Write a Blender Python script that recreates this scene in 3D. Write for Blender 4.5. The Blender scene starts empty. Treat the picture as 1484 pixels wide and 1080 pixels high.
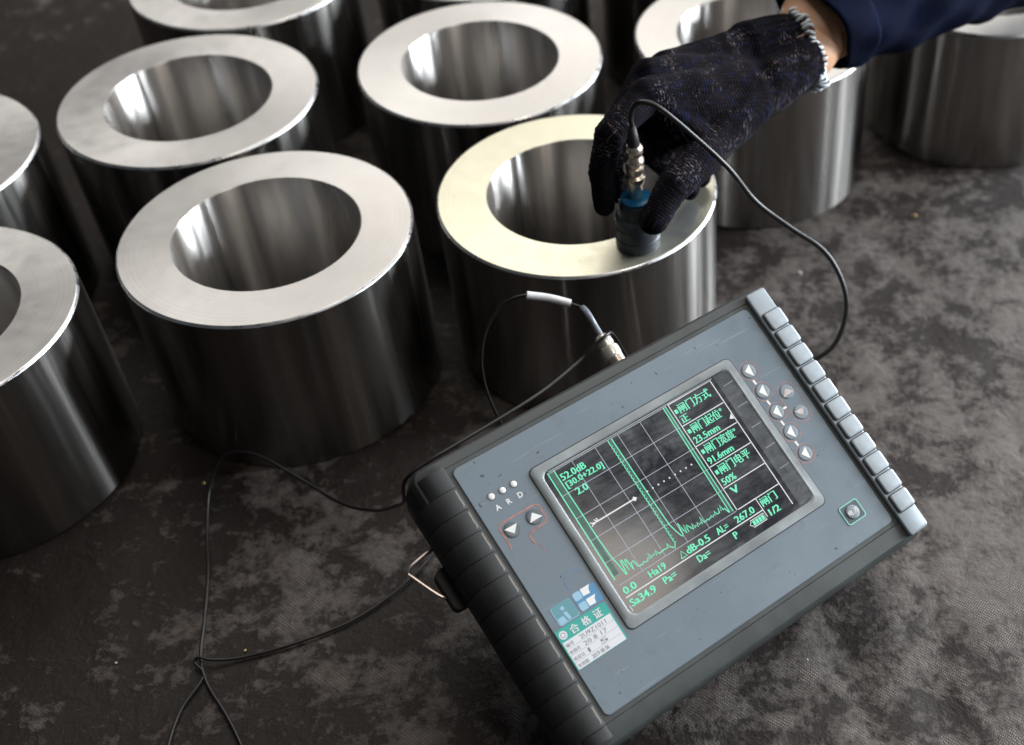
import bpy, bmesh, math, random
import numpy as np
from mathutils import Vector, Matrix
R = math.radians
random.seed(7); rng = np.random.default_rng(7)
sc = bpy.context.scene
COL = sc.collection

# ------------------------------------------------------------------ camera
cam = bpy.data.cameras.new('camera'); camo = bpy.data.objects.new('camera', cam); COL.objects.link(camo)
rx = Vector((0.9999012, -0.00990886, -0.00997023)); ux = Vector((0.0140567, 0.704851, 0.70921611)); fx = Vector((0, 0.70928618, -0.70492064))
M = Matrix((rx, ux, -fx)).transposed().to_4x4(); M.translation = Vector((0, 0, 0.65035508)); camo.matrix_world = M
cam.sensor_width = 36; cam.lens = 43.716
cam.shift_x = -254.7 / 1484; cam.shift_y = 41.96 / 1484
cam.clip_start = 0.02; cam.clip_end = 100
cam.dof.use_dof = True; cam.dof.focus_distance = 0.73; cam.dof.aperture_fstop = 5.2
sc.camera = camo
# ------------------------------------------------------------------ world and lamps
w = bpy.data.worlds.new('World'); sc.world = w; w.use_nodes = True
bg = w.node_tree.nodes['Background']; bg.inputs[0].default_value = (0.85, 0.90, 1.0, 1); bg.inputs[1].default_value = 0.048
def area(name, loc, target, sx, sy, power, color=(1, 1, 1)):
    l = bpy.data.lights.new(name, 'AREA'); l.shape = 'RECTANGLE'; l.size = sx; l.size_y = sy; l.energy = power; l.color = color
    o = bpy.data.objects.new(name, l); COL.objects.link(o); o.location = loc
    o.rotation_euler = (Vector(target) - Vector(loc)).to_track_quat('-Z', 'Y').to_euler()
    return o
area('roof_light', (0.5, 3.5, 4.0), (-0.1, 0.7, 0), 4.6, 4.0, 172, (1.0, 0.97, 0.925))
for wy, wp in ((2.15, 28), (1.80, 38), (1.22, 31), (0.92, 34), (0.28, 9)):      # tall panes between the posts of the open right side
    area('side_window', (2.0, wy, 0.62), (0, 0.6, 0.1), 0.15, 0.90, wp * 1.08, (0.87, 0.94, 1.0))
area('roof_panel', (1.75, -0.5, 4.0), (1.75, -0.5, 0), 1.12, 0.9, 26, (1.0, 0.90, 0.80))
area('far_window', (-0.5, -3.6, 1.7), (-0.2, 0.6, 0.1), 0.16, 1.6, 0.6, (0.93, 0.97, 1.0))
area('far_window', (1.7, -3.2, 1.7), (-0.2, 0.6, 0.1), 0.16, 1.6, 0.6, (0.93, 0.97, 1.0))
sc.view_settings.view_transform = 'Standard'; sc.view_settings.look = 'None'; sc.view_settings.exposure = 0; sc.view_settings.gamma = 1
sc.render.engine = 'CYCLES'; sc.cycles.use_denoising = True
sc.cycles.max_bounces = 8; sc.cycles.caustics_reflective = False; sc.cycles.caustics_refractive = False; sc.cycles.sample_clamp_indirect = 6

# ------------------------------------------------------------------ materials
class NT:
    def __init__(s, name):
        s.m = bpy.data.materials.new(name); s.m.use_nodes = True; s.t = s.m.node_tree; s.n = s.t.nodes
        s.p = s.n['Principled BSDF']; s.out = s.n['Material Output']
    def new(s, typ, **kw):
        n = s.n.new(typ)
        for k, v in kw.items():
            if k.startswith('i_'): n.inputs[k[2:].replace('_', ' ')].default_value = v
            else: setattr(n, k, v)
        return n
    def link(s, a, b): s.t.links.new(a, b)
    def coord(s, scale=(1, 1, 1), kind='Object', rot=(0, 0, 0)):
        tc = s.new('ShaderNodeTexCoord'); mp = s.new('ShaderNodeMapping'); mp.inputs['Scale'].default_value = scale; mp.inputs['Rotation'].default_value = rot
        s.link(tc.outputs[kind], mp.inputs['Vector']); return mp.outputs[0]
    def noise(s, vec, scale, detail=3, rough=.5, dist=0):
        n = s.new('ShaderNodeTexNoise'); n.inputs['Scale'].default_value = scale; n.inputs['Detail'].default_value = detail
        n.inputs['Roughness'].default_value = rough; n.inputs['Distortion'].default_value = dist
        s.link(vec, n.inputs['Vector']); return n.outputs[0]
    def ramp(s, fac, stops):
        n = s.new('ShaderNodeValToRGB'); e = n.color_ramp.elements
        while len(e) < len(stops): e.new(.5)
        for q, (pos, c) in zip(e, stops):
            q.position = pos; q.color = (c, c, c, 1) if not isinstance(c, tuple) else (*c, 1)
        s.link(fac, n.inputs[0]); return n.outputs[0]
    def mix(s, fac, a, b, mode='MIX'):
        n = s.new('ShaderNodeMix', data_type='RGBA', blend_type=mode)
        for sock, v in ((n.inputs[0], fac), (n.inputs[6], a), (n.inputs[7], b)):
            if isinstance(v, (int, float)): sock.default_value = v
            elif isinstance(v, tuple): sock.default_value = (*v, 1)
            else: s.link(v, sock)
        return n.outputs[2]
    def math(s, op, a, b=0.0):
        n = s.new('ShaderNodeMath', operation=op)
        for k, v in enumerate((a, b)):
            if isinstance(v, (int, float)): n.inputs[k].default_value = v
            else: s.link(v, n.inputs[k])
        return n.outputs[0]
    def bump(s, h, strength, dist=.001, normal=None):
        n = s.new('ShaderNodeBump'); n.inputs['Strength'].default_value = strength; n.inputs['Distance'].default_value = dist
        s.link(h, n.inputs['Height'])
        if normal is not None: s.link(normal, n.inputs['Normal'])
        s.link(n.outputs[0], s.p.inputs['Normal']); return n.outputs[0]
    def set(s, **kw):
        for k, v in kw.items():
            i = s.p.inputs[k.replace('_', ' ')]
            if isinstance(v, tuple): i.default_value = (*v, 1) if len(v) == 3 else v
            elif isinstance(v, (int, float)): i.default_value = v
            else: s.link(v, i)
        return s

def plain(name, col, rough=.5, metal=0, noise=0.0, nscale=60, spec=None):
    t = NT(name); t.set(Base_Color=col, Roughness=rough, Metallic=metal)
    if spec is not None: t.p.inputs['Specular IOR Level'].default_value = spec
    if noise:
        n = t.noise(t.coord(), nscale, 5, .6)
        a = tuple(c * (1 - noise) for c in col); b = tuple(min(1, c * (1 + noise)) for c in col)
        t.set(Base_Color=t.mix(t.ramp(n, [(.3, 0.0), (.7, 1.0)]), a, b))
        t.set(Roughness=t.ramp(n, [(.3, max(0, rough - .08)), (.7, min(1, rough + .08))]))
    return t.m

def turned(name, base, rough, aniso, streak):
    t = NT(name); t.set(Metallic=1.0)
    tg = t.new('ShaderNodeTangent', direction_type='RADIAL', axis='Z'); t.link(tg.outputs[0], t.p.inputs['Tangent'])
    t.set(Anisotropic=aniso, Anisotropic_Rotation=0.25)
    v = t.noise(t.coord((1, 1, .03)), 55, 4, .65)            # vertical streaks
    h = t.noise(t.coord((.6, .6, 60)), 14, 3, .6)            # turning marks round the wall
    b = t.noise(t.coord(), 9, 3, .5)
    col = t.mix(t.ramp(v, [(.35, 0.0), (.68, 1.0)]), tuple(c * (1 - streak) for c in base), base)
    col = t.mix(t.ramp(b, [(.35, .0), (.75, .35)]), col, tuple(c * .62 for c in base))
    t.set(Base_Color=col)
    t.set(Roughness=t.ramp(v, [(.3, rough * .75), (.7, rough * 1.3)]))
    t.bump(t.math('ADD', t.math('MULTIPLY', v, .7), t.math('MULTIPLY', h, .35)), .07, .0006)
    return t.m
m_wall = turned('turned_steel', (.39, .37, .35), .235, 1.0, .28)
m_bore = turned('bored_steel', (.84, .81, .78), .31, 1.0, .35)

def faced(name, tint, wet=0.0):
    t = NT(name); t.set(Metallic=.82)
    tg = t.new('ShaderNodeTangent', direction_type='RADIAL', axis='Z'); t.link(tg.outputs[0], t.p.inputs['Tangent'])
    b = t.noise(t.coord(), 22, 5, .62)
    c = t.noise(t.coord(), 90, 3, .6)
    col = t.mix(t.ramp(b, [(.3, .0), (.72, 1.0)]), tuple(x * .86 for x in tint), tint)
    sp = t.ramp(t.noise(t.coord(), 130, 2, .5), [(.68, 0.0), (.76, 1.0)])
    col = t.mix(t.math('MULTIPLY', sp, .22), col, tuple(x * .55 for x in tint))
    ln = t.new('ShaderNodeVectorMath', operation='LENGTH'); t.link(t.coord((1, 1, 0)), ln.inputs[0])
    cr = t.new('ShaderNodeCombineXYZ'); t.link(t.math('MULTIPLY', ln.outputs['Value'], 1.0), cr.inputs[0])
    rn = t.noise(cr.outputs[0], 620, 4, .75)
    col = t.mix(t.ramp(rn, [(.35, .30), (.62, 0.0)]), col, tuple(x * .62 for x in tint))
    t.set(Base_Color=col, Anisotropic=.35)
    t.set(Roughness=t.ramp(t.math('ADD', t.math('MULTIPLY', b, .6), t.math('MULTIPLY', c, .4)), [(.3, .40 - wet), (.7, .56 - wet)]))
    # concentric facing marks
    tc = t.new('ShaderNodeTexCoord'); wv = t.new('ShaderNodeTexWave', wave_type='RINGS', rings_direction='Z')
    wv.inputs['Scale'].default_value = 330; wv.inputs['Distortion'].default_value = .6; t.link(tc.outputs['Object'], wv.inputs['Vector'])
    t.bump(t.math('ADD', wv.outputs['Fac'], t.math('MULTIPLY', rn, 2.0)), .06, .0003)
    return t.m
m_face = faced('faced_steel', (.83, .80, .765))
m_face_wet = faced('faced_steel_couplant', (.86, .83, .66), .05)
def chamfer_mat():
    t = NT('chamfer_steel'); n = t.noise(t.coord((1, 1, .2)), 60, 4, .7); t.set(Metallic=1.0, Base_Color=(.85, .85, .86), Roughness=t.ramp(n, [(.3, .18), (.7, .5)]))
    t.bump(t.noise(t.coord(), 120, 3, .6), .14, .0006); return t.m
m_chamfer = chamfer_mat()
def film_mat():
    t = NT('couplant_smear'); t.set(Metallic=.75, Base_Color=(.42, .42, .40), Roughness=.36)
    n = t.noise(t.coord(), 35, 4, .6)
    t.set(Base_Color=t.mix(t.ramp(n, [(.35, 0.0), (.7, 1.0)]), (.46, .47, .45), (.66, .65, .58)))
    return t.m
m_smear = film_mat()

def ground_mat():
    t = NT('dark_woven_mat')
    co = t.coord()
    big = t.noise(co, 6.5, 8, .66, .8)
    mid = t.noise(co, 34, 6, .68, .3)
    fine = t.noise(co, 260, 3, .6)
    f = t.math('ADD', t.math('MULTIPLY', big, .5), t.math('MULTIPLY', mid, .5))
    sep = t.new('ShaderNodeVectorMath', operation='DISTANCE'); t.link(co, sep.inputs[0]); sep.inputs[1].default_value = (.55, .62, 0)      # light falloff painted into the mat colour: paler at right, darker at left
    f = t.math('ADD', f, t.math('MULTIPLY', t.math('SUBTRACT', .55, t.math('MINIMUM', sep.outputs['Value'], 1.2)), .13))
    grain = t.noise(co, 120, 4, .7)
    f = t.math('ADD', f, t.math('MULTIPLY', t.math('SUBTRACT', grain, .5), .30))
    dust_and_shade = t.ramp(f, [(.465, 0.0), (.655, 1.0)])
    col = t.mix(dust_and_shade, (.0185, .0118, .0092), (.250, .212, .190))
    col = t.mix(t.ramp(fine, [(.35, .0), (.7, .55)]), col, t.mix(dust_and_shade, (.012, .008, .0065), (.25, .235, .225)))
    fleck = t.ramp(t.noise(co, 420, 2, .5), [(.70, 0.0), (.76, 1.0)])
    col = t.mix(t.math('MULTIPLY', fleck, .15), col, (.38, .36, .34))
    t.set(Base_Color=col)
    t.set(Roughness=t.ramp(f, [(.35, .62), (.7, .85)])); t.p.inputs['Specular IOR Level'].default_value = .35
    # twill weave
    w1 = t.new('ShaderNodeTexWave', wave_type='BANDS', bands_direction='X'); t.link(t.coord(rot=(0, 0, R(38))), w1.inputs['Vector'])
    w1.inputs['Scale'].default_value = 230; w1.inputs['Distortion'].default_value = 2.2; w1.inputs['Detail'].default_value = 3; w1.inputs['Detail Scale'].default_value = 2.5
    w2 = t.new('ShaderNodeTexWave', wave_type='BANDS', bands_direction='X'); t.link(t.coord(rot=(0, 0, R(-52))), w2.inputs['Vector'])
    w2.inputs['Scale'].default_value = 170; w2.inputs['Distortion'].default_value = 2.6; w2.inputs['Detail'].default_value = 3; w2.inputs['Detail Scale'].default_value = 2.5
    weave = t.math('MULTIPLY', w1.outputs['Fac'], t.math('ADD', w2.outputs['Fac'], .4))
    col = t.mix(t.math('MULTIPLY', t.math('SUBTRACT', 1.0, t.math('MINIMUM', weave, 1.0)), t.math('MULTIPLY', dust_and_shade, .85)), col, (.030, .023, .020)); t.set(Base_Color=col)
    h = t.math('ADD', t.math('MULTIPLY', t.math('MULTIPLY', weave, t.math('MULTIPLY', dust_and_shade, t.ramp(t.noise(co, 17, 3, .5), [(.38, .1), (.62, 1.0)]))), .42), t.math('ADD', t.math('MULTIPLY', mid, 1.8), t.math('MULTIPLY', fine, .25)))
    t.bump(h, .55, .0022)
    return t.m
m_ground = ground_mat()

def plate_mat():
    t = NT('blue_grey_fascia')
    co = t.coord()
    n = t.noise(co, 16, 5, .65); s = t.noise(co, 70, 4, .7)
    col = t.mix(t.ramp(n, [(.3, 0.0), (.75, 1.0)]), (.138, .173, .203), (.168, .207, .241))
    col = t.mix(t.math('MULTIPLY', t.ramp(s, [(.58, 0.0), (.72, 1.0)]), .45), col, (.115, .135, .145))
    for rot, th in ((25, .715), (-50, .73), (80, .735)):
        sx = t.noise(t.coord((14, 420, 1), rot=(0, 0, R(rot))), 1.6, 2, .4)
        col = t.mix(t.math('MULTIPLY', t.ramp(sx, [(th, 0.0), (th + .02, 1.0)]), .45), col, (.30, .33, .35))
    dk = t.ramp(t.noise(co, 210, 2, .5), [(.715, 0.0), (.74, 1.0)])
    col = t.mix(t.math('MULTIPLY', dk, .75), col, (.03, .03, .032))
    t.set(Base_Color=col, Roughness=t.ramp(n, [(.3, .34), (.7, .56)]))
    t.bump(t.noise(co, 900, 2, .5), .08, .0004)
    return t.m
m_plate = plate_mat()
m_case = plain('dark_case_plastic', (.048, .054, .053), .52, 0, .22, 45)
m_rib = plain('grip_rubber', (.028, .030, .031), .6, 0, .25, 60)
m_ridge = plain('worn_edge_line', (.34, .30, .26), .5)
m_strip = plain('light_grey_plastic', (.30, .34, .37), .36, 0, .1, 50)
m_key = plain('key_rubber', (.35, .39, .42), .40, 0, .10, 70)
m_keygap = plain('black_gap', (.012, .012, .014), .6)
m_bezel = plain('smoky_clear_plastic', (.235, .255, .26), .42, 0, .30, 35)
m_well = plain('dark_smoky_plastic', (.055, .060, .063), .22, 0, .3, 60)
m_screen = NT('lcd_panel').set(Base_Color=(.012, .013, .018), Roughness=.10).m
def emis(name, col, st, base=(.02, .02, .02)):
    t = NT(name); t.set(Base_Color=base, Emission_Color=col, Emission_Strength=st, Roughness=.5); return t.m
m_green = emis('lcd_green', (.14, .89, .53), 1.0)
m_dgreen = emis('lcd_green_dim', (.0, .085, .055), .9)
m_grid = emis('lcd_grid', (.46, .50, .60), .92)
m_white = emis('lcd_white', (.86, .87, .90), .95)
def cover_mat():
    t = NT('clear_screen_cover')
    tr = t.new('ShaderNodeBsdfTransparent'); gl = t.new('ShaderNodeBsdfGlossy'); gl.inputs['Roughness'].default_value = .15
    fr = t.new('ShaderNodeFresnel'); fr.inputs[0].default_value = 1.5
    mx = t.new('ShaderNodeMixShader'); mx.inputs[0].default_value = 0.0; t.link(tr.outputs[0], mx.inputs[1]); t.link(gl.outputs[0], mx.inputs[2])
    df = t.new('ShaderNodeBsdfDiffuse'); df.inputs[0].default_value = (.55, .56, .56, 1)
    n = t.noise(t.coord(), 26, 6, .7, .5); sc2 = t.noise(t.coord((1, 6, 1), rot=(0, 0, R(28))), 60, 4, .7)
    f = t.math('MULTIPLY', t.ramp(n, [(.38, .03), (.72, .30)]), t.ramp(sc2, [(.3, .3), (.7, 1.0)]))
    m2 = t.new('ShaderNodeMixShader'); t.link(f, m2.inputs[0]); t.link(mx.outputs[0], m2.inputs[1]); t.link(df.outputs[0], m2.inputs[2])
    t.link(m2.outputs[0], t.out.inputs[0]); return t.m
m_cover = cover_mat()
m_pwhite = plain('print_white', (.80, .79, .77), .5)
m_pred = plain('worn_print_red', (.42, .18, .145), .55, 0, .35, 300)
m_pgreen = plain('print_green', (.22, .55, .45), .5)
m_btn = plain('button_dome', (.105, .125, .140), .30)
m_btnl = plain('button_dome_silver', (.235, .265, .285), .35)
m_teal = plain('sticker_teal', (.030, .36, .31), .4)
m_paper = plain('sticker_paper', (.70, .70, .72), .5)
m_ink = plain('ink_grey', (.20, .20, .25), .6)
m_blue = plain('print_blue', (.09, .25, .44), .45)
m_lblue = plain('print_pale_blue', (.30, .50, .64), .45)
m_pteal = plain('print_teal', (.12, .29, .33), .45)
m_cable = plain('black_cable', (.016, .0135, .013), .4)
m_sleeve_tag = plain('white_heatshrink', (.70, .68, .68), .5, 0, .1, 200)
m_relief = plain('grey_strain_relief', (.20, .22, .25), .35)
m_nickel = NT('nickel').set(Metallic=1.0, Base_Color=(.86, .75, .63), Roughness=.30).m
m_cream = plain('cream_metal', (.80, .76, .68), .3, .55)
m_pbody = plain('probe_blue_grey', (.078, .088, .100), .34, .3, .25, 80)
m_pdark = plain('probe_dark', (.035, .04, .045), .35)
m_pblue = plain('probe_blue_ring', (.010, .19, .42), .35)
m_wire = NT('stand_wire').set(Metallic=1.0, Base_Color=(.75, .66, .60), Roughness=.35).m
m_black = plain('black_rubber', (.015, .014, .014), .6)
m_chip = plain('brass_swarf', (.42, .30, .13), .4, .5)
m_chipw = plain('pale_grit', (.6, .56, .52), .6)
def skin_mat():
    t = NT('skin'); n = t.noise(t.coord(), 60, 5, .6)
    t.set(Base_Color=t.mix(t.ramp(n, [(.3, 0.0), (.7, 1.0)]), (.68, .36, .205), (.78, .46, .29)), Roughness=.5, Subsurface_Weight=.12, Subsurface_Scale=.004)
    t.p.inputs['Subsurface Radius'].default_value = (1, .35, .2)
    t.bump(t.noise(t.coord(), 420, 3, .6), .15, .0006); return t.m
m_skin = skin_mat()
def glove_mat(rib=False):
    t = NT('knit_rib' if rib else 'speckled_knit')
    at = t.new('ShaderNodeAttribute', attribute_name='knit'); v = at.outputs['Vector']
    def mp(sx, sy, loc=(0, 0, 0)):
        m = t.new('ShaderNodeMapping'); m.inputs['Scale'].default_value = (sx, sy, 1); m.inputs['Location'].default_value = loc; t.link(v, m.inputs['Vector']); return m.outputs[0]
    def wave(sx, sy, dist):
        wv = t.new('ShaderNodeTexWave', wave_type='BANDS', bands_direction='X'); wv.inputs['Scale'].default_value = 1; wv.inputs['Distortion'].default_value = dist; wv.inputs['Detail'].default_value = 1
        t.link(mp(sx, sy), wv.inputs['Vector']); return wv.outputs['Fac']
    rows = wave(150, 0, .4)                     # wave texture: period = 2 pi / (20 scale)
    wn = t.new('ShaderNodeTexWave', wave_type='BANDS', bands_direction='Y'); wn.inputs['Scale'].default_value = 1; wn.inputs['Distortion'].default_value = .5
    t.link(mp(150, 170), wn.inputs['Vector']); cols = wn.outputs['Fac']
    big = t.noise(t.coord(), 26, 3, .6)
    col = t.mix(t.ramp(big, [(.38, 0.0), (.66, 1.0)]), (.004, .0036, .0055), (.010, .0078, .0095))
    navy = t.ramp(t.noise(mp(120, 260), 1, 3, .6), [(.5, 0.0), (.66, 1.0)])
    col = t.mix(t.math('MULTIPLY', navy, .7), col, (.008, .011, .032))
    # flecks of pale yarn: short dashes along the rows
    nf = t.noise(mp(900, 330), 1, 2, .55); pat = t.noise(t.coord(), 44, 3, .6)
    fl = t.math('MULTIPLY', t.ramp(nf, [(.56, 0.0), (.62, 1.0)]), t.ramp(pat, [(.50, 0.0), (.62, 1.0)]))
    fc = t.mix(t.ramp(t.noise(mp(300, 300, (3, 5, 0)), 1, 1, .5), [(.45, 0.0), (.55, 1.0)]), (.50, .33, .30), (.44, .47, .56))
    col = t.mix(t.math('MULTIPLY', fl, .29), col, fc)
    nb = t.noise(mp(560, 480, (9, 2, 0)), 1, 2, .5)
    fl2 = t.ramp(nb, [(.60, 0.0), (.68, 1.0)])
    col = t.mix(t.math('MULTIPLY', fl2, .18), col, (.115, .062, .055))
    t.set(Base_Color=col, Roughness=.95, Sheen_Weight=.02, Sheen_Roughness=.5)
    t.p.inputs['Specular IOR Level'].default_value = .05
    h = t.math('ADD', t.math('MULTIPLY', t.math('MULTIPLY', rows, cols), 1.0), t.math('MULTIPLY', t.noise(t.coord(), 350, 3, .6), .6))
    t.bump(h, .5, .0010); return t.m
m_glove = glove_mat()
def cloth_mat():
    t = NT('navy_cotton'); n = t.noise(t.coord(), 30, 5, .6)
    t.set(Base_Color=t.mix(t.ramp(n, [(.3, 0.0), (.7, 1.0)]), (.0009, .0022, .010), (.0025, .006, .024)), Roughness=.9, Sheen_Weight=.0)
    t.p.inputs['Specular IOR Level'].default_value = .06
    wv = t.new('ShaderNodeTexWave', wave_type='BANDS', bands_direction='DIAGONAL'); wv.inputs['Scale'].default_value = 260; t.link(t.coord(), wv.inputs['Vector'])
    t.bump(t.math('ADD', t.math('MULTIPLY', wv.outputs['Fac'], .3), t.noise(t.coord(), 45, 5, .65)), .5, .003); return t.m
m_cloth = cloth_mat()
m_stitch_w = plain('overlock_white', (.74, .80, .85), .8)
m_stitch_k = plain('overlock_dark', (.015, .016, .02), .85)

# ------------------------------------------------------------------ mesh helpers
class MB:
    def __init__(s): s.v = []; s.f = []
    def add(s, vs, fs):
        b = len(s.v); s.v += [tuple(map(float, p)) for p in vs]; s.f += [tuple(b + i for i in q) for q in fs]
    def mesh(s, name, mat, smooth=False, angle=None):
        me = bpy.data.meshes.new(name); me.from_pydata(s.v, [], s.f)
        bm = bmesh.new(); bm.from_mesh(me); bmesh.ops.recalc_face_normals(bm, faces=bm.faces); bm.to_mesh(me); bm.free()
        if mat: me.materials.append(mat)
        if smooth:
            me.polygons.foreach_set('use_smooth', [True] * len(me.polygons))
            if angle is not None: me.set_sharp_from_angle(angle=R(angle))
        return me
def link(name, me, parent=None, label=None, kind=None):
    o = bpy.data.objects.new(name, me); COL.objects.link(o)
    if parent: o.parent = parent
    if label: o['label'] = label
    if kind: o['kind'] = kind
    return o
def thing(name, label, cat, loc=(0, 0, 0), group=None):
    o = bpy.data.objects.new(name, None); COL.objects.link(o); o.location = loc; o['label'] = label; o['category'] = cat; o.empty_display_size = .02
    if group: o['group'] = group
    return o
def lathe(prof, n=96, closed=False):
    m = MB(); k = len(prof); a = np.linspace(0, 2 * math.pi, n, endpoint=False)
    for (r, z) in prof:
        for t in a: m.v.append((r * math.cos(t), r * math.sin(t), z))
    for i in range(k if closed else k - 1):
        j = (i + 1) % k
        for q in range(n): m.f.append((i * n + q, i * n + (q + 1) % n, j * n + (q + 1) % n, j * n + q))
    return m
def catmull(P, n=8):
    P = [np.array(p, float) for p in P]; P = [2 * P[0] - P[1]] + P + [2 * P[-1] - P[-2]]; out = []
    for i in range(1, len(P) - 2):
        for t in np.linspace(0, 1, n, endpoint=False):
            a, b, c, d = P[i - 1:i + 3]
            out.append(.5 * (2 * b + (c - a) * t + (2 * a - 5 * b + 4 * c - d) * t * t + (3 * b - a - 3 * c + d) * t ** 3))
    out.append(P[-2]); return out
def tube(path, rad, seg=10, cap=True, squash=None, ref=None):
    m = MB(); n = len(path); path = [np.array(p, float) for p in path]
    rad = [rad] * n if isinstance(rad, (int, float)) else rad
    t0 = path[1] - path[0]; given = ref is not None
    if not given: ref = np.array([0, 0, 1.0])
    if not given and abs(t0[2]) > .9 * np.linalg.norm(t0): ref = np.array([1.0, 0, 0])
    u = None
    for i in range(n):
        t = path[min(i + 1, n - 1)] - path[max(i - 1, 0)]; t /= np.linalg.norm(t)
        u = np.cross(ref, t) if u is None else u - t * (u @ t); u /= np.linalg.norm(u); v = np.cross(t, u)
        for q in range(seg):
            a = 2 * math.pi * q / seg; ru, rv = (rad[i], rad[i]) if squash is None else (rad[i] * squash[0], rad[i] * squash[1])
            m.v.append(tuple(path[i] + ru * math.cos(a) * u + rv * math.sin(a) * v))
    for i in range(n - 1):
        for q in range(seg): m.f.append((i * seg + q, i * seg + (q + 1) % seg, (i + 1) * seg + (q + 1) % seg, (i + 1) * seg + q))
    if cap: m.f += [tuple(range(seg))[::-1], tuple((n - 1) * seg + q for q in range(seg))]
    return m

# ------------------------------------------------------------------ ground
def ground():
    m = MB()
    def axis(lo, hi, a, b, step):
        return np.unique(np.round(np.concatenate([np.linspace(lo, a, 10), np.arange(a, b, step), np.linspace(b, hi, 10)]), 5))
    xs = axis(-6, 6, -.75, .6, .006); ys = axis(-5, 8, .3, 1.5, .006)
    X, Y = np.meshgrid(xs, ys); Z = np.zeros_like(X)
    r2 = np.random.default_rng(3)
    for _ in range(95):                                     # shallow creases of a laid cloth, near right
        cx, cy = r2.uniform(-.5, .5), r2.uniform(.3, 1.2); th = r2.uniform(.6, 2.4); L = r2.uniform(.04, .14); wd = r2.uniform(.004, .014); h = r2.uniform(.0004, .0016) * (2.0 if cx > 0 else .7)
        dx, dy = X - cx, Y - cy; a = dx * math.cos(th) + dy * math.sin(th); b = -dx * math.sin(th) + dy * math.cos(th) + a * a * r2.uniform(-3, 3)
        Z += h * np.exp(-(a / L) ** 2 - (b / wd) ** 2) * np.where(r2.random() > .5, 1, -.8)
    Z -= Z.max() * 0 ; Z = np.minimum(Z, .0006) - .0006
    ny, nx = X.shape
    m.v = np.stack([X, Y, Z], -1).reshape(-1, 3).tolist()
    m.f = [(j * nx + i, j * nx + i + 1, (j + 1) * nx + i + 1, (j + 1) * nx + i) for j in range(ny - 1) for i in range(nx - 1)]
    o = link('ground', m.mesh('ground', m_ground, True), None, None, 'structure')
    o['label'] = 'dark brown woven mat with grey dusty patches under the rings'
ground()

# ------------------------------------------------------------------ steel rings
RO, RI, HT, CH = .1, .0638, .1317, .0016
N_ = 160
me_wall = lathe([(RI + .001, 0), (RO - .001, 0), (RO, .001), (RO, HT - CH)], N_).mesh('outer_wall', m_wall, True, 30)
me_cham = lathe([(RO, HT - CH), (RO - CH * .35, HT - CH * .35), (RO - CH, HT)], N_).mesh('outer_chamfer', m_chamfer, True, 60)
me_face = lathe([(RO - CH, HT), (RO - .012, HT), (RO - .024, HT), (RI + .0008, HT)], N_).mesh('top_face', m_face, True, 30)
me_facew = lathe([(RO - CH, HT), (RO - .012, HT), (RO - .024, HT), (RI + .0008, HT)], N_).mesh('top_face', m_face_wet, True, 30)
me_bore = lathe([(RI + .0008, HT), (RI, HT - .0008), (RI, .001), (RI + .001, 0)], N_).mesh('bore', m_bore, True, 60)
proto = None
RG = 'machined steel rings standing on the mat'
def ring(x, y, rz, label, wet=False):
    t = thing('steel_ring', label, 'steel ring', (x, y, 0), RG); t.rotation_euler.z = rz
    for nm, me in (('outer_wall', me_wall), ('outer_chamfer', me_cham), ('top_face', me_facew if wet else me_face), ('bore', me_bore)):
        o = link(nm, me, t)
        if wet and nm == 'top_face': o['label'] = 'top face with a yellowish wet film'
    return t
ring(-.2889, .6941, .3, 'whole steel ring directly behind the black cable loop, left of the tested ring')
ringB = ring(-.0772, .7389, 1.7, 'steel ring being tested, yellowish film on its top face, under the gloved hand', True)
ring(-.3916, .8726, 2.9, 'whole steel ring at the left of the second row, behind the cable loop ring')
ring(-.1664, .9242, 4.1, 'whole steel ring directly behind the tested ring with the yellowish face')
ring(.0594, .9638, 5.2, 'steel ring partly hidden behind the gloved wrist and the white cuff stitching')
ring(.2716, 1.0489, .9, 'steel ring half under the navy sleeve at the far right corner')
ring(-.5863, .7900, 3.6, 'steel ring cut off by the left edge, the upper of two there')
ring(-.4947, .6067, 2.2, 'steel ring cut off by the left edge, the nearest of all the rings')
ring(-.4001, 1.0785, 5.9, 'steel ring cut off at the top edge, above the left ring of the second row')
ring(-.1900, 1.1250, 1.2, 'steel ring showing only a sliver behind the middle ring of the second row')
ring(.0200, 1.1600, .2, 'steel ring whose dark wall shows in the gap behind two back rings')
# smear of clear couplant round the probe, on the tested ring
PX, PY = -.0321, .6754
def smear():
    m = MB(); n = 48; c0 = math.atan2(PY - .7389, PX + .0772); vs = []
    rr = np.linspace(RI + .003, RO - .0026, 9); aa = np.linspace(c0 - .16, c0 + .75, 40)
    for i, a in enumerate(aa):
        e = math.sin(math.pi * i / 39) ** .45
        for k, r_ in enumerate(rr):
            mid = .083; q = mid + (r_ - mid) * (.25 + .75 * e) * (1 + .06 * math.sin(i * .9 + k)) * .93
            d = 1 - abs(k - 4) / 4
            vs.append((q * math.cos(a), q * math.sin(a), HT + .0002 + .0006 * math.sqrt(max(0, d)) * e))
    fs = [(i * 9 + k, (i + 1) * 9 + k, (i + 1) * 9 + k + 1, i * 9 + k + 1) for i in range(39) for k in range(8)]
    m.add(vs, fs); o = link('couplant_smear', m.mesh('couplant_smear', m_smear, True), None)
    o.parent = ringB; o.rotation_euler.z = -1.7; o['label'] = 'grey wet smear of couplant gel beside the probe'
smear()

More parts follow.
